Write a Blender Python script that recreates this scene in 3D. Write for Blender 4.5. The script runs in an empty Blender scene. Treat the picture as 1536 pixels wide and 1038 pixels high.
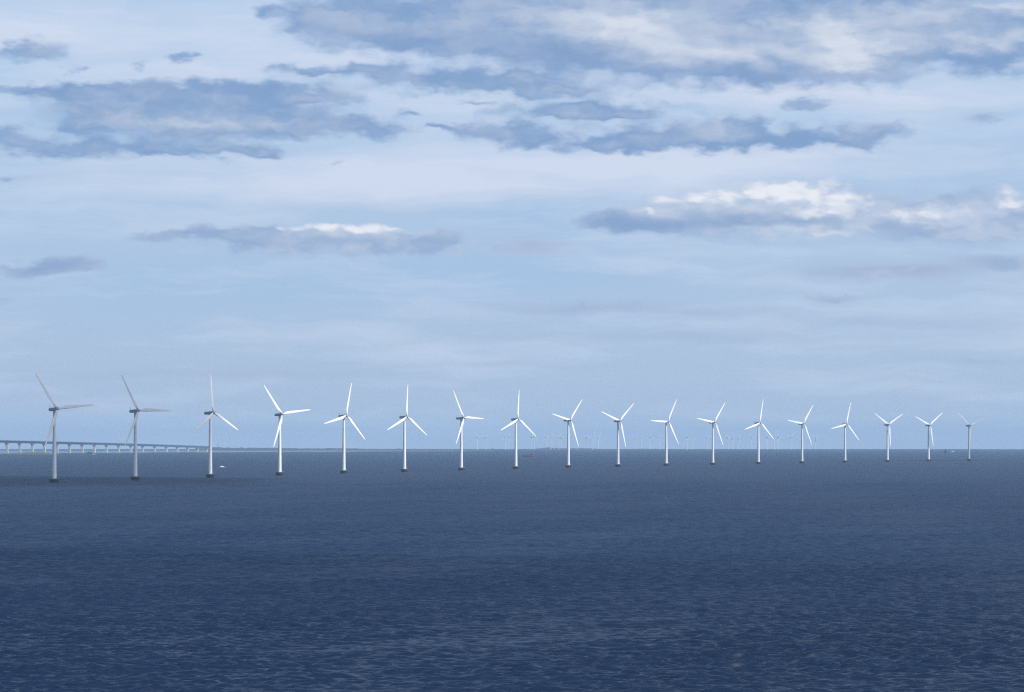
import bpy, math, random
import numpy as np
from mathutils import Matrix, Vector

random.seed(7)
rng = np.random.default_rng(7)
R = math.radians
S = bpy.context.scene
COL = S.collection

# ------------------------------------------------------------------ camera
FOC = 4700.0            # focal length of the picture in 1536-px units
EYE = 37.6              # deck of a ship, metres above the sea
LEVEL = 658.4           # row of the true level line
EARTH = 7.4e6           # earth radius with ordinary refraction

cam = bpy.data.cameras.new('camera')
cam.sensor_fit = 'HORIZONTAL'
cam.sensor_width = 36.0
cam.lens = 36.0 * FOC / 1536.0
cam.clip_start = 1.0
cam.clip_end = 90000.0
camo = bpy.data.objects.new('camera', cam)
camo.location = (0, 0, EYE)
camo.rotation_euler = (R(90) + math.atan((LEVEL - 519.0) / FOC), 0, 0)
COL.objects.link(camo)
S.camera = camo

# ------------------------------------------------------------------ exposure
S.view_settings.view_transform = 'Standard'
S.view_settings.look = 'None'
S.view_settings.exposure = 0.0
S.view_settings.gamma = 1.0
S.cycles.use_denoising = False
S.cycles.pixel_filter_type = 'BLACKMAN_HARRIS'
S.cycles.filter_width = 1.15
S.cycles.max_bounces = 5
S.cycles.volume_bounces = 1
S.cycles.sample_clamp_indirect = 6.0

# ------------------------------------------------------------------ sun
SUN_EL = R(38)
SUN_AZ = R(64)           # to the right of the direction from the turbines to the viewer
sun_dir = Vector((math.sin(SUN_AZ) * math.cos(SUN_EL), -math.cos(SUN_AZ) * math.cos(SUN_EL), math.sin(SUN_EL)))
sl = bpy.data.lights.new('sun', 'SUN')
sl.energy = 4.8
sl.angle = R(0.53)
sl.color = (1.0, 0.98, 0.95)
so = bpy.data.objects.new('sun', sl)
so.rotation_euler = sun_dir.to_track_quat('Z', 'Y').to_euler()
so.location = (300, -300, 600)
COL.objects.link(so)


# ------------------------------------------------------------------ node helpers
class NT:
    def __init__(self, tree):
        self.t = tree
        self.n = tree.nodes
        self.l = tree.links

    def add(self, kind, **kw):
        nd = self.n.new(kind)
        for k, v in kw.items():
            setattr(nd, k, v)
        return nd

    def put(self, sock, v):
        if isinstance(v, bpy.types.NodeSocket):
            self.l.new(v, sock)
        elif v is not None:
            if hasattr(sock.default_value, '__len__') and not hasattr(v, '__len__'):
                v = (v,) * len(sock.default_value)
            if hasattr(v, '__len__') and len(sock.default_value) == 4 and len(v) == 3:
                v = tuple(v) + (1.0,)
            sock.default_value = v

    def math(self, op, a, b=None, c=None, clamp=False):
        nd = self.add('ShaderNodeMath', operation=op, use_clamp=clamp)
        for s, v in zip(nd.inputs, (a, b, c)):
            if v is not None:
                self.put(s, v)
        return nd.outputs[0]

    def vec(self, op, a, b=None, c=None):
        nd = self.add('ShaderNodeVectorMath', operation=op)
        for s, v in zip(nd.inputs, (a, b, c)):
            if v is not None:
                self.put(s, v)
        return nd.outputs['Value'] if op in ('DOT_PRODUCT', 'LENGTH') else nd.outputs['Vector']

    def smooth(self, v, a, b, lo=0.0, hi=1.0, kind='SMOOTHSTEP'):
        nd = self.add('ShaderNodeMapRange', interpolation_type=kind)
        for s, x in zip(nd.inputs, (v, a, b, lo, hi)):
            self.put(s, x)
        return nd.outputs[0]

    def mix(self, f, a, b, blend='MIX'):
        nd = self.add('ShaderNodeMix', data_type='RGBA', blend_type=blend)
        self.put(nd.inputs[0], f)
        self.put(nd.inputs[6], a)
        self.put(nd.inputs[7], b)
        return nd.outputs[2]

    def noise(self, vec, scale, detail=4.0, rough=0.5, dims='2D', color=False, distort=0.0):
        nd = self.add('ShaderNodeTexNoise', noise_dimensions=dims)
        self.put(nd.inputs['Vector'], vec)
        nd.inputs['Scale'].default_value = scale
        nd.inputs['Detail'].default_value = detail
        nd.inputs['Roughness'].default_value = rough
        nd.inputs['Distortion'].default_value = distort
        return nd.outputs['Color'] if color else nd.outputs['Fac']


def lin(r, g, b):
    f = lambda c: (c / 255 / 12.92) if c <= 10 else ((c / 255 + 0.055) / 1.055) ** 2.4
    return (f(r), f(g), f(b))


# ------------------------------------------------------------------ sky: Sky Texture + layers of cloud, by direction
SKY = 0.1
W = bpy.data.worlds.new('World')
S.world = W
W.use_nodes = True
W.cycles.sampling_method = 'MANUAL'
W.cycles.sample_map_resolution = 512
wt = NT(W.node_tree)
wt.n.clear()
w_out = wt.add('ShaderNodeOutputWorld')
w_bg = wt.add('ShaderNodeBackground')
w_bg.inputs['Strength'].default_value = SKY
wt.l.new(w_bg.outputs[0], w_out.inputs['Surface'])
sky = wt.add('ShaderNodeTexSky', sky_type='NISHITA', sun_disc=False)
sky.sun_elevation = SUN_EL
sky.sun_rotation = math.atan2(sun_dir.x, sun_dir.y)
sky.altitude = 0
sky.air_density = 1.0
sky.dust_density = 0.6
sky.ozone_density = 2.5

geo = wt.add('ShaderNodeTexCoord')
D = geo.outputs['Generated']
sep = wt.add('ShaderNodeSeparateXYZ')
wt.l.new(D, sep.inputs[0])
dx, dy, dz = sep.outputs
ahead = wt.math('MAXIMUM', dy, 0.15)
TU = wt.math('DIVIDE', dx, ahead)            # tangent of azimuth
TV = wt.math('DIVIDE', dz, ahead)            # tangent of elevation
comb = wt.add('ShaderNodeCombineXYZ')
wt.l.new(wt.math('MULTIPLY', TU, 47.0), comb.inputs[0])
wt.l.new(wt.math('MULTIPLY', TV, 47.0), comb.inputs[1])
Q = comb.outputs[0]                          # hundredths of the focal length: 1 unit = 1.22 degrees
Qs = wt.vec('MULTIPLY', Q, (1.0, 2.1, 1.0))  # cloud texture is flattened

warp1 = wt.noise(Qs, 0.8, 1.0, 0.5, color=True)
warp2 = wt.noise(Qs, 2.6, 3.0, 0.5, color=True)
w1 = wt.vec('MULTIPLY_ADD', warp1, (0.7, 0.22, 0.0), (-0.35, -0.11, 0.0))
w2 = wt.vec('MULTIPLY_ADD', warp2, (0.46, 0.26, 0.0), (-0.23, -0.13, 0.0))
Q1 = wt.vec('ADD', Q, w1)
QW = wt.vec('ADD', Q1, w2)
QF = wt.vec('ADD', Qs, w2)
fine = wt.noise(QF, 2.3, 6.0, 0.5)
fine2 = wt.noise(wt.vec('ADD', QF, (0.10, 0.17, 0.0)), 2.3, 4.0, 0.5)
relief = wt.math('SUBTRACT', fine, fine2)
soft = wt.noise(wt.vec('MULTIPLY', QW, (1.0, 2.4, 1.0)), 0.9, 3.0, 0.5)


def field(blobs, coord):
    acc = None
    for b in blobs:
        cx, cy, rx, ry = b[:4]
        amp = b[4] if len(b) > 4 else 1.0
        X, Y = (cx - 768.0) / 100.0, (LEVEL - cy) / 100.0
        sx, sy = 100.0 / rx, 100.0 / ry
        v = wt.vec('MULTIPLY_ADD', coord, (sx, sy, 0.0), (-X * sx, -Y * sy, 0.0))
        q = wt.vec('DOT_PRODUCT', v, v)
        g = wt.math('POWER', 0.36788, q)
        acc = wt.math('MULTIPLY', g, amp) if acc is None else wt.math('MULTIPLY_ADD', g, amp, acc)
    return acc


DARK = [
    # the big bank top right
    (560, 42, 95, 30), (480, 20, 45, 17), (670, 46, 110, 32), (820, 38, 130, 48), (1000, 60, 170, 55), (1180, 62, 150, 52),
    (1290, 75, 70, 38), (1000, 0, 460, 55, 1.2), (1120, 60, 330, 48, .8), (1420, 30, 130, 48), (1500, 70, 70, 34), (398, 17, 24, 9, .8),
    # upper left scraps
    (42, 75, 46, 17), (116, 98, 20, 6, .7), (205, 95, 22, 6, .6), (288, 88, 26, 9, .85),
    # the long bank at left
    (90, 136, 110, 13), (300, 137, 170, 17), (450, 146, 80, 10, .8), (140, 172, 70, 22), (275, 178, 160, 34), (410, 184, 110, 24),
    (535, 190, 60, 17), (120, 222, 170, 13), (320, 226, 90, 9, .8), (392, 229, 28, 8), (8, 204, 30, 14),
    # the ragged banks in the middle
    (460, 106, 55, 10), (560, 102, 50, 11), (640, 120, 85, 15), (760, 120, 85, 15), (840, 137, 65, 13), (870, 165, 120, 12),
    (900, 172, 70, 9), (725, 152, 25, 5, .8), (612, 167, 20, 6, .8), (735, 195, 80, 15), (790, 208, 50, 13), (655, 190, 30, 5, .7),
    (1000, 205, 130, 20), (930, 216, 70, 11), (1110, 190, 48, 20), (1090, 212, 60, 14), (1180, 211, 28, 11), (1225, 205, 26, 14),
    (1270, 212, 40, 13), (1325, 200, 48, 18), (1220, 159, 26, 11), (1485, 175, 24, 10, .55), (515, 244, 16, 4, .55),
]
MID = [
    # the thin grey cloud at left and its scraps
    (255, 352, 65, 8), (350, 352, 60, 15), (450, 364, 100, 18), (570, 364, 110, 17), (665, 362, 48, 13, .8), (790, 370, 38, 11, .6),
    (30, 404, 48, 13), (90, 394, 40, 12), (135, 400, 28, 7, .8), (5, 445, 22, 6, .5), (8, 265, 22, 5, .6),
    # body of the cumulus at right
    (935, 328, 55, 13), (1010, 328, 90, 20), (1110, 318, 130, 30), (1210, 312, 110, 34), (1285, 318, 60, 26), (1375, 326, 65, 28, 1.2),
    (1455, 332, 70, 26, 1.2), (1520, 316, 55, 36, 1.2),
    (1330, 408, 110, 10, .65), (1500, 390, 55, 11, .65), (880, 460, 110, 11, .55), (1250, 445, 40, 6, .45), (1480, 540, 60, 5, .3),
]
LIT = [
    (1095, 289, 65, 11, .95), (1165, 288, 60, 17, 1.0), (1225, 293, 50, 21, 1.0), (1282, 302, 38, 20, 1.0), (1035, 300, 60, 9, .9),
    (965, 313, 40, 7, .6), (1385, 316, 44, 15, .9), (1518, 295, 34, 15, .9), (1450, 326, 40, 10, .5), (1230, 318, 60, 10, .5),
    (520, 346, 72, 8, 1.0), (575, 347, 30, 8, .8), (430, 346, 40, 6, .5),
]
GLOW = [
    (1150, 306, 160, 20, .6), (1395, 318, 60, 12, .7), (1515, 302, 40, 16, .7), (540, 352, 110, 10, .6),
    (955, 40, 75, 30, 1.15), (1070, 74, 100, 18, .8), (1278, 66, 80, 34, 1.1), (1180, 38, 110, 14, .55), (1480, 58, 70, 14, .7), (1510, 4, 70, 14, .8),
    (850, 24, 90, 22, .5), (1250, 96, 70, 12, .5), (1400, 20, 70, 14, .4), (1200, 345, 120, 7, .8), (1440, 330, 50, 10, .5),
    (270, 178, 100, 17, .45), (400, 188, 80, 9, .3), (1060, 190, 60, 12, .3), (1310, 196, 30, 10, .3), (640, 96, 40, 6, .2), (560, 366, 60, 8, .3),
]
SHADE = [
    (1108, 320, 40, 12, .95), (1000, 339, 110, 9, .9), (925, 327, 36, 12, .7), (1165, 330, 70, 8, .5), (480, 366, 150, 8, .4),
    (1130, 60, 55, 20, .7), (880, 80, 120, 18, .9), (1160, 110, 190, 11, 1.0), (800, 70, 70, 20, .4), (620, 62, 110, 18, .6), (1450, 90, 90, 9, .6),
    (260, 128, 240, 9, .6), (70, 398, 110, 16, .8), (260, 352, 80, 10, .5), (8, 265, 30, 6, .6), (520, 186, 70, 13, .5),
]
VEIL = [
    (150, 50, 420, 70, .9), (700, 130, 500, 60, .6), (420, 275, 480, 40, .85), (900, 250, 380, 40, .8), (1350, 140, 300, 36, .8),
    (1200, 240, 380, 40, .55), (1350, 480, 360, 60, .3), (700, 520, 400, 40, .25), (1300, 370, 300, 20, .35), (200, 330, 260, 30, .3),
]
LOWBAND = [
    (880, 461, 130, 9, .8), (1330, 408, 120, 10, 1.4), (1500, 392, 60, 11, 1.3), (1250, 446, 45, 6, .7), (790, 370, 45, 12, .8), (1400, 486, 200, 7, .5),
    (1000, 505, 320, 8, .45), (1480, 541, 80, 6, .6), (300, 562, 260, 8, .45), (700, 545, 200, 6, .45), (1100, 470, 90, 7, .5), (60, 262, 60, 5, .4), (1485, 176, 26, 10, .9),
]
BLUE = [(860, 322, 130, 26, .9), (560, 420, 420, 50, .55), (100, 300, 160, 30, .4), (1150, 262, 380, 12, .5), (800, 400, 300, 30, .4), (180, 440, 250, 60, .35)]

f_dark = field(DARK, QW)
f_mid = field(MID, QW)
f_lit = wt.math('MULTIPLY_ADD', wt.math('POWER', 0.28, field(LIT, wt.vec('MULTIPLY_ADD', w2, (0.5, 0.55, 0.0), Q1))), -1.15, 1.15)
f_glow = field(GLOW, QW)
f_shade = field(SHADE, Q1)
f_veil = field(VEIL, Q1)
f_blue = field(BLUE, Q1)

rag = wt.math('SUBTRACT', fine, 0.5)
sof = wt.math('SUBTRACT', soft, 0.5)
s_dark = wt.math('MULTIPLY_ADD', rag, 0.95, f_dark)
s_mid = wt.math('MULTIPLY_ADD', rag, 1.0, wt.math('MULTIPLY', f_mid, 1.15))
a_dark = wt.math('MULTIPLY', wt.smooth(s_dark, 0.12, 1.05), wt.smooth(f_dark, 0.04, 0.3))
a_mid = wt.math('MULTIPLY', wt.smooth(s_mid, 0.08, 1.05), wt.smooth(f_mid, 0.04, 0.3))
vor = wt.add('ShaderNodeTexVoronoi', voronoi_dimensions='2D', feature='SMOOTH_F1')
wt.put(vor.inputs['Vector'], wt.vec('MULTIPLY_ADD', w2, (0.5, 0.8, 0.0), Qs))
vor.inputs['Scale'].default_value = 2.3
vor.inputs['Detail'].default_value = 1.0
vor.inputs['Roughness'].default_value = 0.45
vor.inputs['Smoothness'].default_value = 0.35
puff = wt.math('SUBTRACT', 0.42, vor.outputs['Distance'])
s_lit = wt.math('MULTIPLY_ADD', puff, 0.45, wt.math('MULTIPLY_ADD', rag, 0.4, wt.math('MULTIPLY_ADD', relief, 0.3, f_lit)))
a_lit = wt.math('MULTIPLY', wt.smooth(s_lit, 0.02, 1.0), wt.smooth(f_lit, 0.05, 0.5))

K = 1.0 / SKY
sc = lambda c, k=1.0: tuple(x * K * k for x in lin(*c))
# open sky: the Sky Texture, with the thin high veil over it
nish = sky.outputs[0]
el_pos = wt.smooth(TV, 0.0, 0.12, kind='LINEAR')
clear = wt.mix(wt.smooth(TV, 0.1, 0.5), wt.mix(el_pos, sc((175, 196, 221)), sc((177, 204, 234))), nish)
clear = wt.mix(wt.math('MULTIPLY', f_blue, 0.6, clamp=True), clear, sc((157, 193, 230)))
band = wt.noise(wt.vec('MULTIPLY', Q1, (0.28, 2.2, 1.0)), 1.0, 6.0, 0.6)
v_amt = wt.math('MULTIPLY', wt.math('MULTIPLY_ADD', wt.math('SUBTRACT', band, 0.5), 2.0, f_veil), 0.85, clamp=True)
veiled = wt.mix(v_amt, clear, sc((209, 220, 240)))
# dark banks: blue-grey rims, paler and slightly warm where the cloud is thick
thick = wt.smooth(wt.math('MULTIPLY_ADD', relief, 1.0, wt.math('MULTIPLY_ADD', sof, 2.4, wt.math('MULTIPLY', f_dark, 0.6))), 0.15, 1.75)
c_dark = wt.mix(thick, sc((127, 160, 203)), sc((170, 188, 216)))
c_dark = wt.mix(wt.math('MULTIPLY', f_shade, 0.75, clamp=True), c_dark, sc((126, 156, 201)))
glow = wt.math('MULTIPLY', f_glow, wt.math('MULTIPLY_ADD', relief, 0.9, wt.math('MULTIPLY_ADD', sof, 0.7, 0.8)), clamp=True)
c_dark = wt.mix(glow, c_dark, sc((216, 223, 236)))
low = wt.math('MULTIPLY', field(LOWBAND, Q1), wt.math('MULTIPLY_ADD', sof, 1.5, 0.85), clamp=True)
veiled = wt.mix(low, veiled, sc((168, 185, 214)))
sky1 = wt.mix(wt.math('MULTIPLY', a_dark, 0.93), veiled, c_dark)
c_mid = wt.mix(wt.smooth(wt.math('MULTIPLY_ADD', relief, 0.5, sof), -0.2, 0.24), sc((150, 176, 211)), sc((184, 199, 223)))
c_mid = wt.mix(wt.math('MULTIPLY', f_shade, 0.9, clamp=True), c_mid, sc((126, 156, 200)))
c_mid = wt.mix(glow, c_mid, sc((214, 222, 236)))
sky2 = wt.mix(wt.math('MULTIPLY', a_mid, 0.88), sky1, c_mid)
lit_t = wt.smooth(wt.math('MULTIPLY_ADD', relief, 1.2, wt.math('MULTIPLY_ADD', puff, 0.8, f_lit)), 0.1, 1.0)
sky3 = wt.mix(wt.math('MULTIPLY', a_lit, 0.93), sky2, wt.mix(lit_t, sc((192, 206, 229)), sc((238, 241, 248))))
# broken cloud over the rest of the dome
gen = wt.noise(wt.vec('MULTIPLY', D, (1.0, 1.0, 2.2)), 3.2, 4.0, 0.55, dims='3D')
a_gen = wt.math('MULTIPLY', wt.smooth(gen, 0.46, 0.66), wt.smooth(TV, 0.145, 0.24))
sky4 = wt.mix(wt.math('MULTIPLY', a_gen, 0.85), sky3, sc((164, 188, 222)))
below = wt.smooth(dz, -0.02, -0.004)
sky5 = wt.mix(below, sc((60, 85, 125)), sky4)
wt.l.new(sky5, w_bg.inputs['Color'])


# ------------------------------------------------------------------ materials
def principled(name, color, rough=0.5, spec=0.5, metal=0.0):
    m = bpy.data.materials.new(name)
    m.use_nodes = True
    t = NT(m.node_tree)
    b = m.node_tree.nodes['Principled BSDF']
    b.inputs['Base Color'].default_value = tuple(color) + (1.0,)
    b.inputs['Roughness'].default_value = rough
    b.inputs['Specular IOR Level'].default_value = spec
    b.inputs['Metallic'].default_value = metal
    return m, t, b


def mottled(name, c1, c2, scale, rough=0.6, stretch=(1, 1, 1), detail=5.0, lo=0.35, hi=0.65, spec=0.4):
    m, t, b = principled(name, c1, rough, spec)
    tc = t.add('ShaderNodeTexCoord')
    v = t.vec('MULTIPLY', tc.outputs['Object'], stretch)
    n = t.noise(v, scale, detail, 0.6, dims='3D')
    oi = t.add('ShaderNodeObjectInfo').outputs['Random']
    tone = t.smooth(oi, 0.0, 1.0, 0.93, 1.03, kind='LINEAR')
    t.l.new(t.vec('SCALE', t.mix(t.smooth(n, lo, hi), c1, c2)), b.inputs['Base Color'])
    t.l.new(tone, b.inputs['Base Color'].links[0].from_node.inputs['Scale'])
    t.l.new(t.smooth(n, 0.3, 0.7, rough - 0.08, rough + 0.08), b.inputs['Roughness'])
    return m


M_TOWER = mottled('white_tower_paint', (0.80, 0.81, 0.81), (0.72, 0.73, 0.72), 0.6, 0.45, (1, 1, 0.12))
M_BLADE = mottled('white_blade_gelcoat', (0.80, 0.80, 0.79), (0.74, 0.74, 0.72), 0.5, 0.4, (1, 1, 0.2))
M_NACELLE = mottled('grey_nacelle_paint', (0.42, 0.45, 0.47), (0.34, 0.37, 0.39), 0.8, 0.5)
M_HUB = mottled('grey_hub_paint', (0.46, 0.48, 0.50), (0.38, 0.40, 0.42), 0.9, 0.5)
M_STEEL = mottled('dull_galvanised_steel', (0.36, 0.38, 0.39), (0.24, 0.25, 0.26), 2.0, 0.5)
M_FAR = mottled('hazed_far_paint', (0.52, 0.54, 0.56), (0.46, 0.48, 0.50), 0.3, 0.5)  # haze fade put into the paint: greyed so the far row sinks into the sky

# foundation: concrete with a weed-dark tidal zone
M_FOUND, t, b = principled('wet_concrete', (0.2, 0.2, 0.19), 0.8)
tc = t.add('ShaderNodeTexCoord')
sp = t.add('ShaderNodeSeparateXYZ')
t.l.new(tc.outputs['Object'], sp.inputs[0])
n = t.noise(t.vec('MULTIPLY', tc.outputs['Object'], (1, 1, 0.3)), 1.1, 5.0, 0.6, dims='3D')
h = t.math('MULTIPLY_ADD', t.math('SUBTRACT', n, 0.5), 2.4, sp.outputs[2])
t.l.new(t.mix(t.smooth(h, 2.9, 4.2), (0.014, 0.016, 0.017), t.mix(n, (0.20, 0.20, 0.19), (0.30, 0.30, 0.28))), b.inputs['Base Color'])

M_CONC = mottled('pale_bridge_concrete', (0.52, 0.52, 0.50), (0.42, 0.43, 0.42), 0.2, 0.8)
M_GIRDER = mottled('hazed_bridge_steel', (0.17, 0.25, 0.35), (0.14, 0.21, 0.30), 0.05, 0.6)  # lightened and blued: distance haze put into the steel colour
M_ROADDECK = mottled('hazed_deck_concrete', (0.13, 0.18, 0.25), (0.10, 0.14, 0.20), 0.05, 0.8)  # blue of the distant air mixed into the concrete colour
M_SAND = mottled('tidal_sand', (0.20, 0.27, 0.30), (0.12, 0.19, 0.24), 0.0016, 0.7, (0.5, 1, 1))
M_LAND = mottled('coastal_scrub', (0.030, 0.046, 0.040), (0.045, 0.055, 0.045), 0.01, 0.9)
M_HEATH = mottled('brown_heath', (0.14, 0.115, 0.085), (0.085, 0.095, 0.055), 0.02, 0.9)
M_ROCK = mottled('dark_islet_scrub', (0.030, 0.045, 0.05), (0.05, 0.06, 0.055), 0.05, 0.9)
M_WHITE = mottled('white_boat_gelcoat', (0.82, 0.83, 0.83), (0.76, 0.77, 0.77), 0.8, 0.35)
M_GLASS, _, _ = principled('dark_boat_glass', (0.02, 0.025, 0.03), 0.08)
M_RED = mottled('red_ship_paint', (0.20, 0.022, 0.045), (0.15, 0.02, 0.04), 0.4, 0.5)
M_DARKHULL = mottled('dark_navy_hull', (0.022, 0.028, 0.05), (0.03, 0.036, 0.055), 0.4, 0.5)
M_SAIL = mottled('dark_tanned_sail', (0.05, 0.055, 0.085), (0.035, 0.04, 0.07), 0.3, 0.85)
M_ORANGE = mottled('orange_buoy_paint', (0.34, 0.10, 0.06), (0.28, 0.08, 0.05), 3.0, 0.5)
M_FOAM = mottled('white_foam', (0.80, 0.83, 0.86), (0.6, 0.66, 0.72), 1.2, 0.8)


# ------------------------------------------------------------------ mesh helpers
class MB:
    def __init__(self):
        self.v, self.f, self.s = [], [], []

    def ring_loft(self, rings, close=True, cap0=True, cap1=True, smooth=True):
        n = len(rings[0])
        base = len(self.v)
        for r in rings:
            self.v.extend(tuple(p) for p in r)
        for i in range(len(rings) - 1):
            a, b = base + i * n, base + (i + 1) * n
            for j in range(n if close else n - 1):
                k = (j + 1) % n
                self.f.append((a + j, a + k, b + k, b + j))
                self.s.append(smooth)
        if cap0:
            self.f.append(tuple(base + j for j in reversed(range(n))))
            self.s.append(False)
        if cap1:
            e = base + (len(rings) - 1) * n
            self.f.append(tuple(e + j for j in range(n)))
            self.s.append(False)

    def lathe(self, prof, seg=24, smooth=True, M=None):
        rings = []
        for r, z in prof:
            ring = [Vector((r * math.cos(2 * math.pi * k / seg), r * math.sin(2 * math.pi * k / seg), z)) for k in range(seg)]
            rings.append([M @ p for p in ring] if M else ring)
        self.ring_loft(rings, smooth=smooth)

    def tube(self, a, b, r0, r1=None, seg=8):
        a, b = Vector(a), Vector(b)
        d = b - a
        q = d.to_track_quat('Z', 'Y').to_matrix().to_4x4()
        q.translation = a
        self.lathe([(r0, 0), (r0 if r1 is None else r1, d.length)], seg, True, q)

    def box(self, c, s):
        x, y, z = (k / 2 for k in s)
        ring = lambda zz: [(c[0] - x, c[1] - y, zz), (c[0] + x, c[1] - y, zz), (c[0] + x, c[1] + y, zz), (c[0] - x, c[1] + y, zz)]
        self.ring_loft([ring(c[2] - z), ring(c[2] + z)], smooth=False)

    def build(self, name, mat, parent=None, loc=None):
        me = bpy.data.meshes.new(name)
        me.from_pydata(self.v, [], self.f)
        me.polygons.foreach_set('use_smooth', self.s)
        me.materials.append(mat)
        me.update()
        o = bpy.data.objects.new(name, me)
        if parent:
            o.parent = parent
        if loc:
            o.location = loc
        COL.objects.link(o)
        return o


def empty(name, loc, label, cat, group=None, rz=0.0):
    o = bpy.data.objects.new(name, None)
    o.location = loc
    o.rotation_euler = (0, 0, rz)
    o.empty_display_size = 1.0
    COL.objects.link(o)
    return tag(o, label, cat, group)


def tag(o, label, cat, group=None):
    o['label'] = label
    o['category'] = cat
    if group:
        o['group'] = group
    return o


def drop(d):
    return -d * d / (2 * EARTH)


def at(px, dist):
    """The point on the sea seen along azimuth column px at depth dist."""
    x = (px - 768.0) / FOC * dist
    return Vector((x, dist, drop(math.hypot(x, dist))))


def height_at(row, dist):
    """World z of something seen at a row at depth dist."""
    return EYE - (row - LEVEL) / FOC * dist


# ------------------------------------------------------------------ the sea: one curved sheet with real waves
def grid_mesh(name, P, mat, wrap, flip=False):
    nr, nc = P.shape[:2]
    idx = np.arange(nr * nc).reshape(nr, nc)
    if wrap:
        idx = np.concatenate([idx, idx[:, :1]], axis=1)
    q = np.stack([idx[:-1, :-1], idx[:-1, 1:], idx[1:, 1:], idx[1:, :-1]], axis=-1).reshape(-1, 4)
    if flip:
        q = q[:, ::-1]
    me = bpy.data.meshes.new(name)
    me.vertices.add(nr * nc)
    me.vertices.foreach_set('co', P.reshape(-1).astype(np.float32))
    nq = len(q)
    me.loops.add(nq * 4)
    me.loops.foreach_set('vertex_index', q.reshape(-1).astype(np.int32))
    me.polygons.add(nq)
    me.polygons.foreach_set('loop_start', (np.arange(nq) * 4).astype(np.int32))
    me.polygons.foreach_set('use_smooth', np.ones(nq, dtype=bool))
    me.update(calc_edges=True)
    me.materials.append(mat)
    o = bpy.data.objects.new(name, me)
    COL.objects.link(o)
    return o


M_SEA = bpy.data.materials.new('sea_water')
M_SEA.use_nodes = True
t = NT(M_SEA.node_tree)
b = M_SEA.node_tree.nodes['Principled BSDF']
g = t.add('ShaderNodeNewGeometry')
pos = g.outputs['Position']
slick = t.noise(t.vec('MULTIPLY', pos, (0.0011, 0.0030, 0.0)), 1.0, 4.0, 0.55)
t.l.new(t.mix(slick, (0.005, 0.023, 0.064), (0.008, 0.030, 0.080)), b.inputs['Base Color'])
lost = t.add('ShaderNodeAttribute', attribute_name='unresolved_chop').outputs['Fac']   # slope variance the mesh is too coarse to carry
var = t.math('MULTIPLY', t.math('MULTIPLY_ADD', lost, 1.2, 0.002), t.smooth(slick, 0.3, 0.7, 0.75, 1.25))
t.l.new(t.math('POWER', var, 0.25), b.inputs['Roughness'])
b.inputs['IOR'].default_value = 1.333
b.inputs['Specular IOR Level'].default_value = 0.95
# chop too short for the mesh: slopes straight from noise, in metres
slopes = None
for size, amp in ((1.0, 0.30), (3.5, 0.28), (11.0, 0.20), (45.0, 0.12)):
    c = t.vec('SUBTRACT', t.noise(pos, 1.0 / size, 2.0, 0.5, color=True), (0.5, 0.5, 0.5))
    c = t.vec('MULTIPLY', c, (amp, amp, 0.0))
    slopes = c if slopes is None else t.vec('ADD', slopes, c)
gusts = t.noise(t.vec('MULTIPLY', pos, (0.011, 0.006, 0.0)), 1.0, 3.0, 0.6)
slopes = t.vec('MULTIPLY', slopes, t.smooth(gusts, 0.32, 0.68, 0.45, 1.55))
t.l.new(t.vec('NORMALIZE', t.vec('ADD', g.outputs['Normal'], slopes)), b.inputs['Normal'])


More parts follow.
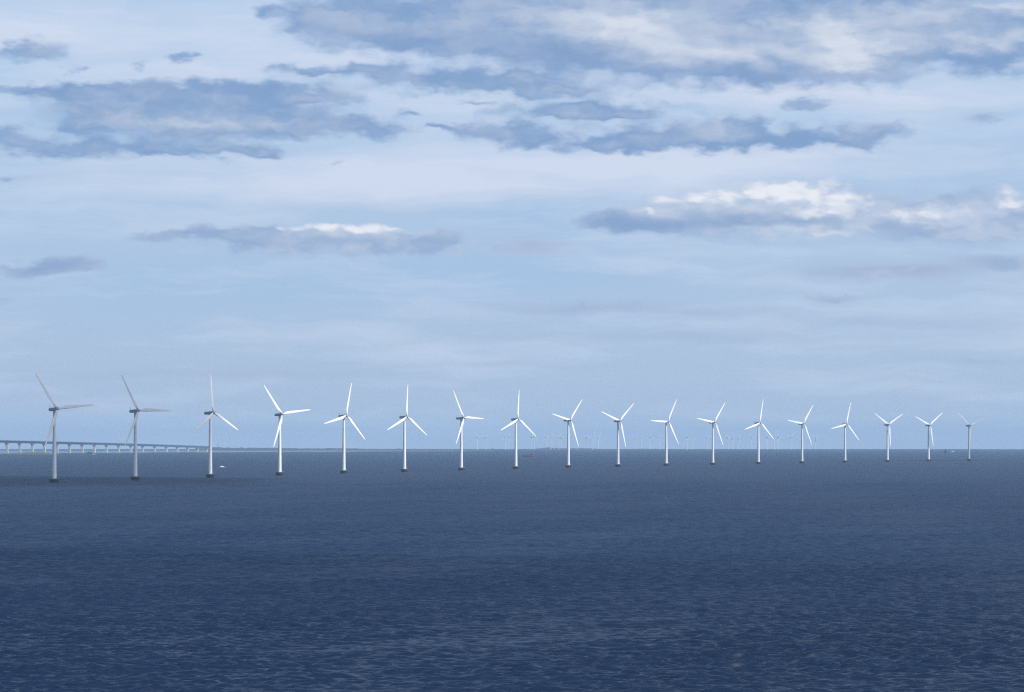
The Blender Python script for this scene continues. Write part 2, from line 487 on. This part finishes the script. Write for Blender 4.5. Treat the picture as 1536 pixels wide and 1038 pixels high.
def build_sea():
    half = R(11.2)
    dense = np.linspace(-half, half, 700)
    rest = np.linspace(half, 2 * math.pi - half, 120)[1:-1]
    ang = np.concatenate([dense, rest])
    rs = [2.0, 30.0, 100.0, 200.0, 300.0, 370.0, 400.0]
    while rs[-1] < 32000.0:
        r = rs[-1]
        if r < 2600:
            st = min(max(0.36, 0.36 * (r / 600.0) ** 1.25), 1.6)
        elif r < 6000:
            st = 1.6 + (r - 2600) * 0.0035 + max(0, r - 3400) * 0.02
        else:
            st = r * 0.02
        rs.append(r + st)
    rs = np.array(rs)
    A, RR = np.meshgrid(ang, rs)
    X = (np.sin(A) * RR).astype(np.float64)
    Y = (np.cos(A) * RR).astype(np.float64)
    Z = -RR * RR / (2 * EARTH)
    # wind waves, long-crested swell down to chop, dropped where the grid cannot carry them
    dr = np.gradient(rs)[:, None]
    da = np.abs(np.gradient(ang))[None, :] * rs[:, None]
    cell = np.maximum(dr, da)
    fade_near = np.clip((rs - 100) / 250, 0, 1)[:, None]
    wind = R(101)               # the way the waves run, measured from +X
    nw = 64
    lam = np.geomspace(0.9, 11.0, nw)
    lost = np.zeros_like(Z, dtype=np.float32)
    dz = np.zeros_like(Z)
    Xf, Yf = X.astype(np.float32), Y.astype(np.float32)
    gust = np.zeros_like(Z)
    for k in range(7):
        L = rng.uniform(25, 300)
        th = rng.uniform(0, 6.28)
        gust += np.sin((Xf * math.cos(th) + Yf * math.sin(th) * .6) * (6.283 / L) + rng.uniform(0, 6.28))
    gust = np.clip(1.0 + 0.14 * gust, 0.5, 1.6)
    for L in lam:
        th = wind + math.pi * 0 + rng.normal(0, 0.36)
        k = 2 * math.pi / L
        slope = 0.082 * (1.0 if L < 4.0 else (4.0 / L) ** 0.9)
        keep = np.clip((L / cell - 2.2) / 2.0, 0, 1)
        lost += (0.5 * slope * slope * (1 - keep * keep)).astype(np.float32)
        rows = np.where(keep.max(axis=1) > 0)[0]
        if len(rows) == 0:
            continue
        a, e = rows[0], rows[-1] + 1
        ph = (Xf[a:e] * np.float32(k * math.cos(th)) + Yf[a:e] * np.float32(k * math.sin(th)) + np.float32(rng.uniform(0, 6.28)))
        wv = np.sin(ph)
        wv = wv + 0.22 * np.cos(2 * ph)      # sharper crests
        dz[a:e] += (slope / k) * wv * keep[a:e]
    Z = Z + dz * gust * fade_near
    P = np.stack([X, Y, Z], axis=-1)
    o = grid_mesh('sea', P, M_SEA, True)
    at_ = o.data.attributes.new('unresolved_chop', 'FLOAT', 'POINT')
    at_.data.foreach_set('value', lost.reshape(-1))
    o['kind'] = 'structure'


build_sea()


# ------------------------------------------------------------------ land in the far left
def ridge(name, pts, depth, mat, bump=0.25, step=14.0, seed=1):
    """A low strip of land: pts are (x, y, crest height) along its crest."""
    r = np.random.default_rng(seed)
    xs = [p[0] for p in pts]
    n = max(8, int(abs(xs[-1] - xs[0]) / step))
    ts = np.linspace(xs[0], xs[-1], n)
    ys = np.interp(ts, xs, [p[1] for p in pts])
    hs = np.interp(ts, xs, [p[2] for p in pts])
    jag = np.convolve(r.normal(0, 1, n + 6), np.ones(3) / 3, 'same')[3:-3] + 0.7 * r.normal(0, 1, n) * (r.random(n) < .3)
    hs = np.maximum(hs * (1 + bump * jag), 0.05)
    prof = [(-1.0, 0.0), (-0.75, 0.35), (-0.35, 0.85), (0.0, 1.0), (0.4, 0.8), (1.0, 0.0)]
    P = np.zeros((n, len(prof), 3))
    for i in range(n):
        z0 = drop(math.hypot(ts[i], ys[i]))
        for j, (a, hh) in enumerate(prof):
            P[i, j] = (ts[i], ys[i] + a * depth, z0 - 0.5 + (hs[i] + 0.5) * hh * (1 + 0.06 * r.normal()))
    o = grid_mesh(name, P, mat, False, True)
    return o


def land_pts(cols):
    out = []
    for px, d, h in cols:
        p = at(px, d)
        out.append((p.x, p.y, h))
    return out


o = ridge('coast', land_pts([(296, 14000, 11), (330, 14000, 12.5), (400, 14000, 10), (480, 14000, 9), (560, 14000, 7.5), (640, 14000, 6), (720, 14000, 2.5), (745, 14000, .5)]), 260, M_LAND, 0.2, 14, 3)
o['kind'] = 'structure'
o = ridge('far_coast', land_pts([(795, 17000, 1), (812, 17000, 8), (835, 17000, 9), (870, 17000, 8), (905, 17000, 3), (960, 17000, 4.5), (1000, 17000, 3.5), (1060, 17000, .5)]), 200, M_LAND, 0.35, 16, 5)
o['kind'] = 'structure'
o = ridge('low_island', land_pts([(-30, 8900, 1.0), (10, 8900, 2.2), (28, 8850, 4.0), (46, 8800, 6.3), (60, 8800, 6.8), (72, 8800, 5.0), (84, 8800, 2.0), (96, 8800, .6)]), 70, M_HEATH, 0.12, 7, 8)
o['kind'] = 'structure'
o = ridge('dark_islet', land_pts([(122, 8700, .6), (127, 8700, 3.6), (133, 8700, 6.6), (138, 8700, 7.2), (141, 8700, 4.5), (144, 8700, .5)]), 18, M_ROCK, 0.06, 2.5, 9)
o['kind'] = 'structure'

# tidal flats under the bridge, thinning out to the right
fl = []
NX, NY = 90, 30
for i in range(NX):
    px = -90 + i * 830 / (NX - 1)
    u = max(0.0, min(1.0, (px - 40) / 690.0))
    near = 9250 + 3500 * u + 180 * math.sin(i * .37) + 90 * math.sin(i * 1.3)
    far = 13300 + 200 * math.sin(i * .21)
    row = []
    for j in range(NY):
        d = near + (far - near) * j / (NY - 1)
        p = at(px, d)
        edge = min(1, j / 2, (NY - 1 - j) / 2)
        row.append((p.x, p.y, p.z + (-0.5 if edge <= 0 else 0.28)))
    fl.append(row)
o = grid_mesh('tidal_flats', np.array(fl), M_SAND, False, True)
o['kind'] = 'structure'


# ------------------------------------------------------------------ the bridge
def build_bridge():
    cols = [-46, -27.5, -8.5, 11, 30.2, 49.2, 67, 86, 104.8, 123.7, 142.2, 160.4, 178.4, 196.6, 214.5, 232.5, 250, 266.3, 281.6, 296.5, 310.5]
    root_p = at(150, 10000)
    root = empty('viaduct_bridge', root_p, 'long low viaduct on pale piers running out of the left edge behind the leftmost turbines', 'bridge')
    P = []
    for k, px in enumerate(cols):
        d = 9000 + 135.0 * (k - 3)
        x = (px - 768.0) / FOC * d
        top_row = 660.6 + (669.4 - 660.6) * (k - 3) / 17.0 - 0.35 * math.sin(math.pi * max(0, (k - 3)) / 17)
        P.append(Vector((x, d, height_at(top_row, d))))
    # continuing embankment end
    ax = (P[-1] - P[0]).normalized()
    ax.z = 0
    ax.normalize()
    side = Vector((ax.y, -ax.x, 0))

    def sweep(w0, w1, z0, z1, name, mat, parent=root):
        rings = []
        for p in P:
            q = p - root_p
            rings.append([q - side * w0 + Vector((0, 0, z0)), q + side * w0 + Vector((0, 0, z0)), q + side * w1 + Vector((0, 0, z1)), q - side * w1 + Vector((0, 0, z1))])
        m = MB()
        m.ring_loft(rings, smooth=False)
        return m.build(name, mat, parent)

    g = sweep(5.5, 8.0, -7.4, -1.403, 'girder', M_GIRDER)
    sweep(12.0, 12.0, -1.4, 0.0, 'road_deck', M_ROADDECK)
    m = MB()
    for s in (-1, 1):
        for i in range(len(P) - 1):
            a, c = P[i] - root_p + side * 11.6 * s, P[i + 1] - root_p + side * 11.6 * s
            m.tube(a + Vector((0, 0, 1.3)), c + Vector((0, 0, 1.3)), 0.14, seg=4)
            for q in range(4):
                b_ = a.lerp(c, q / 4)
                m.tube(b_ + Vector((0, 0, 0.002)), b_ + Vector((0, 0, 1.3)), 0.1, seg=4)
    m.build('railing', M_STEEL, root)
    for i, p in enumerate(P):
        q = p - root_p
        zt = q.z - 7.402
        zb = drop(math.hypot(p.x, p.y)) - root_p.z - 1.0
        hgt = zt - zb
        m = MB()
        rings = []
        for u in (0, .08, .3, .55, .72, .84, .93, 1.0):
            w = 4.2 - 0.7 * min(u / .5, 1) + 4.4 * max(0, (u - .62) / .38) ** 2.2
            th = 2.4 - 0.3 * u
            z = zb + hgt * u
            rings.append([Vector((q.x, q.y, z)) + side * (w * cx) + ax * (th * cy) for cx, cy in ((-1, -.6), (-.8, -1), (.8, -1), (1, -.6), (1, .6), (.8, 1), (-.8, 1), (-1, .6))])
        m.ring_loft(rings, smooth=False)
        m.build('pier', M_CONC, root)


build_bridge()


# ------------------------------------------------------------------ wind turbines
HUB_Z = 64.0
OVER = 4.0


def make_foundation(parent):
    m = MB()
    m.lathe([(3.3, -3.0), (3.5, 0.0), (3.95, 1.2), (4.25, 2.2), (4.3, 2.9), (4.05, 3.35), (3.3, 3.6), (2.2, 3.7)], 32)
    f = m.build('foundation', M_FOUND, parent)
    r = MB()
    n = 20
    for k in range(n):
        a0, a1 = 2 * math.pi * k / n, 2 * math.pi * (k + 1) / n
        p, q = Vector((3.9 * math.cos(a0), 3.9 * math.sin(a0), 0)), Vector((3.9 * math.cos(a1), 3.9 * math.sin(a1), 0))
        r.tube(p + Vector((0, 0, 3.3)), p + Vector((0, 0, 4.6)), 0.035, seg=5)
        for z in (4.0, 4.6):
            r.tube(p + Vector((0, 0, z)), q + Vector((0, 0, z)), 0.03, seg=5)
    r.build('railing', M_STEEL, f)


def make_tower(parent):
    m = MB()
    prof = [(2.12, 3.69), (2.12, 3.95), (2.02, 4.0)]
    for k in range(13):
        u = k / 12
        prof.append((2.0 - 0.78 * u, 4.1 + (62.2 - 4.1) * u))
    prof += [(1.35, 62.25), (1.35, 62.7)]
    m.lathe(prof, 40)
    t_ = m.build('tower', M_TOWER, parent)
    d = MB()
    d.box((0, 0, 0), (0.9, 0.16, 2.0))
    dd = d.build('door', M_STEEL, t_)
    dd.location = (-1.28, -1.55, 5.3)
    dd.rotation_euler = (0, 0, math.atan2(-1.55, -1.28) + math.pi / 2)


def rounded(w, h, r=0.28, n=4):
    pts = []
    rr = r * min(w, h)
    for cx, cz, a0 in ((w / 2 - rr, h / 2 - rr, 0), (-w / 2 + rr, h / 2 - rr, 90), (-w / 2 + rr, -h / 2 + rr, 180), (w / 2 - rr, -h / 2 + rr, 270)):
        for k in range(n + 1):
            a = R(a0 + 90 * k / n)
            pts.append((cx + rr * math.cos(a), cz + rr * math.sin(a)))
    return pts


def make_nacelle(parent):
    m = MB()
    rings = []
    for y, w, h, z in ((-2.75, 2.1, 2.2, 0.1), (-2.5, 2.6, 2.6, 0.1), (-1.0, 3.0, 3.0, 0.1), (2.5, 3.1, 3.1, 0.05), (6.0, 2.9, 2.7, .2), (7.4, 2.5, 2.2, .4), (7.8, 2.0, 1.7, .5)):
        rings.append([Vector((x, y, z + zz)) for x, zz in rounded(w, h)][::-1])
    m.ring_loft(rings, smooth=True)
    n_ = m.build('nacelle', M_NACELLE, parent)
    s = MB()
    s.tube((0, 7.0, 1.45), (0, 7.0, 3.7), 0.09)
    s.tube((-0.7, 7.0, 3.2), (0.7, 7.0, 3.2), 0.06)
    s.box((-0.7, 7.0, 3.45), (0.22, 0.3, 0.4))
    s.box((0.7, 7.0, 3.45), (0.22, 0.5, 0.3))
    s.build('wind_sensor_mast', M_STEEL, n_)
    return n_


def make_hub(parent):
    m = MB()
    q = Matrix.Rotation(R(90), 4, 'X')          # local z -> -y
    m.lathe([(1.25, -1.3), (1.55, -1.0), (1.65, 0.2), (1.45, 1.0), (1.05, 1.7), (0.5, 2.1), (0.1, 2.2)], 24, True, q)
    return m.build('hub', M_HUB, parent)


def foil(n=10):
    up, lo = [], []
    for k in range(n + 1):
        x = 0.5 * (1 - math.cos(math.pi * k / n))
        yt = 5 * (0.2969 * math.sqrt(x) - 0.126 * x - 0.3516 * x * x + 0.2843 * x ** 3 - 0.1036 * x ** 4)
        yc = 0.06 * 4 * x * (1 - x)
        up.append((x, yc + yt))
        lo.append((x, yc - yt))
    return up + lo[-2:0:-1]


def make_blade(parent):
    F = foil()
    n = len(F)
    st = [(1.2, 1.7, 1.0, 14), (2.4, 1.75, 1.0, 14), (4.2, 2.4, .55, 14), (6.5, 3.1, .32, 12), (9, 3.15, .24, 9), (13, 2.95, .20, 6.5), (18, 2.6, .18, 4), (24, 2.15, .16, 2.2), (30, 1.7, .15, 1), (35, 1.25, .14, 0.2), (37.3, .85, .13, 0), (38, .2, .12, 0)]
    rings = []
    for r, c, th, tw in st:
        a = R(tw + 1.0)
        ring = []
        blend = min(1.0, max(0.0, (r - 2.4) / 3.5))
        for k, (x, y) in enumerate(F):
            ax_ = (0.30 - x) * c
            ay = y * th * c
            ang = math.atan2(y, x - .5)
            cxx, cyy = -math.cos(ang) * c / 2, math.sin(ang) * c / 2
            px = cxx * (1 - blend) + ax_ * blend
            py = cyy * (1 - blend) + ay * blend
            ring.append(Vector((px * math.cos(a) - py * math.sin(a), px * math.sin(a) + py * math.cos(a) - math.sin(R(1.5)) * r, r)))
        rings.append(ring)
    m = MB()
    m.ring_loft(rings)
    return m.build('blade', M_BLADE, parent)


TURB = [  # column of the foot, feet-to-hub pixels, blade angle, apparent yaw, what sets it apart
    (81.9, 110.2, -35.0, 34, 'largest and leftmost wind turbine, greyish, rising in front of the bridge with a level blade'),
    (203.3, 104.0, -29.5, 40, 'greyish wind turbine before the right half of the bridge, one blade level to the right'),
    (315.7, 97.0, -2.0, 47, 'greyish wind turbine with upright blade, beside the small white motorboat'),
    (419.8, 91.2, -37.0, 38, 'bright white wind turbine standing right after the three greyish ones, one blade crossing its tower'),
    (515.9, 86.2, 16.0, 45, 'bright white wind turbine fifth from left, top blade leaning slightly right'),
    (606.8, 82.3, 6.0, 45, 'white wind turbine sixth from left, upright blade and evenly spread lower blades'),
    (692.0, 78.4, -28.0, 51, 'white wind turbine seventh from left, one blade level right, one crossing its tower'),
    (773.8, 74.6, 7.0, 46, 'white wind turbine with upright blade standing just left of the red ship'),
    (852.5, 71.1, 42.5, 48, 'white wind turbine with raised right blade standing just right of the red ship'),
    (927.0, 68.5, 49.5, 44, 'white wind turbine tenth from left, two raised blades forming a wide V'),
    (999.3, 65.9, 32.0, 47, 'white wind turbine eleventh from left, one blade level left, above the orange buoy'),
    (1069.2, 63.8, 39.0, 44, 'white wind turbine twelfth from left, left blade slightly above level'),
    (1137.5, 61.5, 14.0, 45, 'white wind turbine thirteenth from left, top blade nearly upright'),
    (1202.9, 59.5, 38.0, 45, 'white wind turbine fourteenth from left, fifth counted from the right end'),
    (1267.4, 57.4, 18.0, 43, 'white wind turbine fourth from the right end, top blade nearly upright'),
    (1331.0, 55.7, 61.0, 42, 'white wind turbine third from the right end, blades forming an even Y'),
    (1392.6, 54.1, 54.5, 41, 'white wind turbine just left of the dark sailing boat, blades forming a Y'),
    (1453.2, 52.5, 69.5, 40, 'smallest and rightmost turbine of the near row, greyish, right of the dark sailing boat'),
]
GROUP = 'wind turbines standing in a long row in the sea'


def pose(root, yaw, theta):
    tilt = R(5.0)
    yawm = Matrix.Rotation(yaw, 4, 'Z')
    head = Matrix.Translation((0, 0, HUB_Z)) @ yawm
    tl = Matrix.Rotation(-tilt, 4, 'X')         # nose up
    bl = 0
    for c in root.children:
        kind = c.name.split('.')[0]
        if kind == 'nacelle':
            c.matrix_local = head @ tl
        elif kind == 'hub':
            c.matrix_local = head @ tl @ Matrix.Translation((0, -OVER, 0.1)) @ Matrix.Rotation(theta, 4, 'Y')
        elif kind == 'blade':
            c.matrix_local = head @ tl @ Matrix.Translation((0, -OVER - .1, 0.1)) @ Matrix.Rotation(theta + bl * 2 * math.pi / 3, 4, 'Y')
            bl += 1


def copy_tree(o, parent=None):
    c = o.copy()
    COL.objects.link(c)
    c.parent = parent
    for ch in list(o.children):
        copy_tree(ch, c)
    return c


proto = None
for px, hpx, th, psi, label in TURB:
    d = FOC * HUB_Z / hpx
    loc = at(px, d)
    if proto is None:
        r_ = proto = empty('wind_turbine', loc, label, 'wind turbine', GROUP)
        make_foundation(r_)
        make_tower(r_)
        make_nacelle(r_)
        make_hub(r_)
        for k in range(3):
            make_blade(r_)
    else:
        r_ = copy_tree(proto)
        r_.location = loc
        r_['label'] = label
    az = math.atan2(loc.x, loc.y)
    pose(r_, R(psi) - az, R(th))

# far row, thirty kilometres of haze away: each one mesh
FAR = [716, 728.7, 757.5, 763, 797.5, 801, 819, 826, 838, 842, 880, 889, 897.5, 952, 961.5, 975.5, 988.5, 1031, 1037.5, 1060, 1091.5, 1098, 1107, 1127, 1139, 1151, 1161, 1167.5, 1186, 1223]
ORD = ['first', 'second', 'third', 'fourth', 'fifth', 'sixth', 'seventh', 'eighth', 'ninth', 'tenth', 'eleventh', 'twelfth', 'thirteenth', 'fourteenth', 'fifteenth', 'sixteenth', 'seventeenth', 'eighteenth']
NUM = ['no', 'one', 'two', 'three', 'four', 'five', 'six', 'seven', 'eight']
gaps = {}
for px in FAR:
    k = sum(1 for tt in TURB if tt[0] < px)
    gaps.setdefault(k, []).append(px)
FB = foil(5)
for k, lst in gaps.items():
    for i, px in enumerate(lst):
        d = 16200 + 1900 * random.random()
        p = at(px, d)
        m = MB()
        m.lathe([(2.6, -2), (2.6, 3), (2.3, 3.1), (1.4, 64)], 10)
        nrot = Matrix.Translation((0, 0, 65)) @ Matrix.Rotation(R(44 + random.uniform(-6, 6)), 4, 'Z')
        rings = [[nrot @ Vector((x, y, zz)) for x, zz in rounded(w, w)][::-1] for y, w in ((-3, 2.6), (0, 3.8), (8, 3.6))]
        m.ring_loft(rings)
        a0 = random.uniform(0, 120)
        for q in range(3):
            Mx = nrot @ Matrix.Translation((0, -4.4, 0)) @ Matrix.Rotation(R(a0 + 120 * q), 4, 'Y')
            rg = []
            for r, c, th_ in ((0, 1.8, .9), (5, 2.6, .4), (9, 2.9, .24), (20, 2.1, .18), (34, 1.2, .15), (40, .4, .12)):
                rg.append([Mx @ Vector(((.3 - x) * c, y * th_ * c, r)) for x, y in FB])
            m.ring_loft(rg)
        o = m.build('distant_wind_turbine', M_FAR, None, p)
        word = 'only one' if len(lst) == 1 else '%s of %s' % (ORD[i], NUM[len(lst)])
        if k >= len(TURB):
            where = 'right of the last white turbine'
        else:
            where = 'between the %s and %s near turbines' % (ORD[k - 1], ORD[k])
        tag(o, 'faint tiny turbine on the horizon, %s %s' % (word, where), 'wind turbine', 'far wind turbines along the horizon')


# ------------------------------------------------------------------ boats and buoy
def hull(length, beam, depth, sheer=0.35, n=14, transom=0.75):
    """Bow towards +x, waterline at z = 0."""
    rings = []
    for i in range(n + 1):
        u = i / n
        x = (u - 0.5) * length
        w = beam / 2 * (transom + (1 - transom) * math.sin(min(1, u / .45) * math.pi / 2)) * (1 - max(0, (u - .55) / .45) ** 2.1 * 0.985)
        top = depth * (1 + sheer * max(0, (u - .4) / .6) ** 2)
        rk = length * 0.06 * max(0, (u - .8) / .2)
        ring = []
        for yy, zz in ((-1, 1), (-.97, .55), (-.8, 0.0), (-.4, -.3), (0, -.42), (.4, -.3), (.8, 0.0), (.97, .55), (1, 1)):
            z = zz * top if zz > 0 else zz * depth
            ring.append((x + rk * max(0, zz), yy * w, z))
        rings.append(ring)
    m = MB()
    m.ring_loft(rings, smooth=True)
    return m


def cabin(m, x0, x1, w, z0, z1, rake0=.3, rake1=.5):
    lo = [(x0, -w / 2, z0), (x1, -w / 2, z0), (x1, w / 2, z0), (x0, w / 2, z0)]
    hi = [(x0 + rake0, -w * .44, z1), (x1 - rake1, -w * .44, z1), (x1 - rake1, w * .44, z1), (x0 + rake0, w * .44, z1)]
    m.ring_loft([lo, hi], smooth=False)


def motorboat(px, d, length, label, rz, group=None, wake=False):
    r_ = empty('motorboat', at(px, d), label, 'boat', group, rz)
    k = length / 8.0
    hull(length, 2.7 * k, 1.05 * k).build('hull', M_WHITE, r_)
    m = MB()
    cabin(m, -1.6 * k, 1.7 * k, 2.0 * k, .95 * k, 2.3 * k, .2 * k, 1.0 * k)
    c = m.build('cabin', M_WHITE, r_)
    g_ = MB()
    cabin(g_, -1.3 * k, 1.22 * k, 2.04 * k, 1.5 * k, 2.05 * k, .06 * k, .3 * k)
    g_.build('window', M_GLASS, c)
    if wake:
        w = MB()
        for s in (-1, 1):
            rings = []
            for i in range(12):
                u = i / 11
                x = 3.4 * k - u * 13 * k
                y = s * (0.5 * k + u * 2.3 * k)
                hh = .34 * k * (1 - u) * (0.8 + .3 * random.random())
                ww = .35 * k + .6 * k * u
                rings.append([(x, y - ww, -.1), (x, y, hh + .06), (x, y + ww, -.1)])
            w.ring_loft(rings, close=True, smooth=True)
        w.build('wake', M_FOAM, r_)
    return r_


motorboat(333.0, 4330, 6.6, 'small white motorboat on open water just right of the third turbine', R(200), None, True)
motorboat(1428.5, 11500, 11.0, 'tiny white boat on the horizon right of the dark sailing boat', R(15))
motorboat(140.8, 8600, 8.5, 'white motorboat lying against the right end of the dark islet', R(170))

# red working ship, wheelhouse aft at right
r_ = empty('red_ship', at(792.5, 7300), 'red working ship with high wheelhouse aft, between eighth and ninth turbines', 'ship', None, R(180))
hull(25.5, 6.2, 2.6, .5).build('hull', M_RED, r_)
m = MB()
cabin(m, -10.5, -2.5, 4.6, 2.4, 5.2, .2, .4)
cabin(m, -9.3, -4.2, 3.8, 5.202, 7.6, .3, .8)
c = m.build('wheelhouse', M_RED, r_)
g_ = MB()
cabin(g_, -9.1, -4.25, 3.86, 6.0, 7.0, .1, .35)
g_.build('window', M_GLASS, c)
m = MB()
m.tube((-6.5, 0, 7.55), (-6.5, 0, 11.0), .2, .1)
m.tube((7.5, 0, 2.6), (7.5, 0, 6.0), .2, .12)
m.build('mast', M_DARKHULL, r_)
m = MB()
m.box((3.0, 0, 2.9), (8.0, 3.6, 0.9))
m.build('cargo_hatch', M_DARKHULL, r_)

# dark sailing boat on the horizon
r_ = empty('sailing_boat', at(1417.6, 9500), 'dark sailing boat with raised sail on the horizon between the two rightmost turbines', 'boat', None, R(172))
hull(11.0, 3.3, 1.7, .3).build('hull', M_DARKHULL, r_)
m = MB()
m.tube((-.9, 0, 1.5), (-.9, 0, 16.0), .16, .09)
m.tube((-.85, .2, 2.9), (-5.2, .2, 2.9), .12)
m.build('mast', M_DARKHULL, r_)


def sail(name, pts, belly, parent):
    a, b_, c_ = (Vector(p) for p in pts)
    rings = []
    for i in range(9):
        u = i / 8
        p, q = a.lerp(c_, u), b_.lerp(c_, u)
        fr = [p.lerp(q, j / 6) + Vector((0, belly * math.sin(math.pi * j / 6) * math.sin(math.pi * (.25 + .7 * u)), 0)) for j in range(7)]
        rings.append(fr + [v_ + Vector((0, .06, 0)) for v_ in reversed(fr)])
    m = MB()
    m.ring_loft(rings)
    return m.build(name, M_SAIL, parent)


sail('mainsail', ((-1.1, 0, 3.1), (-5.1, .2, 3.1), (-1.1, 0, 15.6)), .6, r_)
sail('jib', ((5.0, 0, 2.2), (-.6, .3, 2.4), (-.75, 0, 14.0)), .5, r_)
m = MB()
cabin(m, -3.4, 1.4, 2.0, 1.5, 2.5)
m.build('cabin', M_DARKHULL, r_)

# small orange buoy, nearer than the turbines
r_ = empty('marker_buoy', at(998, 1960), 'small orange marker buoy floating in front of the eleventh turbine', 'buoy')
m = MB()
m.lathe([(.15, -.5), (.55, -.3), (.7, .1), (.55, .45), (.25, .6)], 16)
m.build('float', M_ORANGE, r_)
m = MB()
m.tube((0, 0, .55), (0, 0, 1.5), .06)
m.box((0, 0, 1.5), (.3, .3, .3))
m.build('topmark', M_ORANGE, r_)


# masts and a beacon on the far coast
def pole(px, d, z0, h, name, label, w=.5):
    p = at(px, d)
    p.z += z0
    m = MB()
    m.lathe([(w * 1.6, -1), (w * 1.5, 0), (w, h * .6), (w * .6, h)], 10)
    m.box((0, 0, h * .72), (w * 3.2, w * 3.2, h * .05))
    m.lathe([(w * 1.1, h), (w * 1.1, h + 1.2), (.1, h + 2)], 10)
    o = m.build(name, M_DARKHULL, None, p)
    tag(o, label, 'mast')


pole(327, 13900, 9, 24, 'radio_mast', 'thin mast on the low coast just right of the third turbine', .7)
pole(738.5, 13500, 0, 9, 'sea_beacon', 'stubby beacon on the horizon left of the eighth turbine', 1.6)

# ------------------------------------------------------------------ low clouds above the frame: they shade both ends of the row
def cloud(name, centre, size, density, seed, lump=0.16, turn=0.0):
    r = np.random.default_rng(seed)
    nu, nv = 64, 33
    P = np.zeros((nv, nu, 3))
    ks = [(r.normal(0, 1, 3) * f, r.uniform(0, 6.28), 1.0 / f) for f in (2, 2.6, 3.5, 4.4, 6, 8) for _ in range(4)]
    for i in range(nv):
        for j in range(nu):
            th, ph = math.pi * i / (nv - 1), 2 * math.pi * j / nu
            d = np.array((math.sin(th) * math.cos(ph), math.sin(th) * math.sin(ph), math.cos(th)))
            w = 1 + lump * sum(a_ * math.sin(float(k @ d) + q) for k, q, a_ in ks)
            d = d * w
            P[i, j] = (d[0] * size[0], d[1] * size[1], d[2] * size[2] if d[2] > 0 else d[2] * size[2] * .35)
    m = bpy.data.materials.new('cloud_vapour')
    m.use_nodes = True
    c_ = NT(m.node_tree)
    c_.n.clear()
    oo = c_.add('ShaderNodeOutputMaterial')
    vv = c_.add('ShaderNodeVolumePrincipled')
    vv.inputs['Color'].default_value = (1, 1, 1, 1)
    vv.inputs['Density'].default_value = density
    c_.l.new(vv.outputs[0], oo.inputs['Volume'])
    o = grid_mesh(name, P, m, True, True)
    o.location = centre
    o.rotation_euler = (0, 0, turn)
    o['kind'] = 'stuff'
    return o


def toward_sun(p, height):
    return p + sun_dir * (height / sun_dir.z)


row = [at(px, FOC * HUB_Z / h) for px, h, *_ in TURB]
c0 = toward_sun(row[1] + Vector((-20, -62, 50)), 720)
cloud('cloud', c0, (270, 305, 180), 0.0054, 4)
c1 = toward_sun(row[17] + Vector((25, 20, 50)), 1150)
cloud('cloud', c1, (130, 140, 90), 0.0058, 6)
c2 = toward_sun(Vector((0, 640, 0)), 1000)
cloud('cloud', c2, (640, 430, 150), 0.0018, 11, 0.24, R(-30))

# ------------------------------------------------------------------ air
m = MB()
m.box((0, 0, 38), (66000, 66000, 220))
hz = m.build('haze', bpy.data.materials.new('sea_haze'))
hz['kind'] = 'stuff'
hm = hz.data.materials[0]
hm.use_nodes = True
ht = NT(hm.node_tree)
ht.n.clear()
ho = ht.add('ShaderNodeOutputMaterial')
hv = ht.add('ShaderNodeVolumePrincipled')
hv.inputs['Color'].default_value = (0.54, 0.76, 1.0, 1.0)
hv.inputs['Density'].default_value = 4.0e-5
hv.inputs['Anisotropy'].default_value = 0.0
ht.l.new(hv.outputs[0], ho.inputs['Volume'])
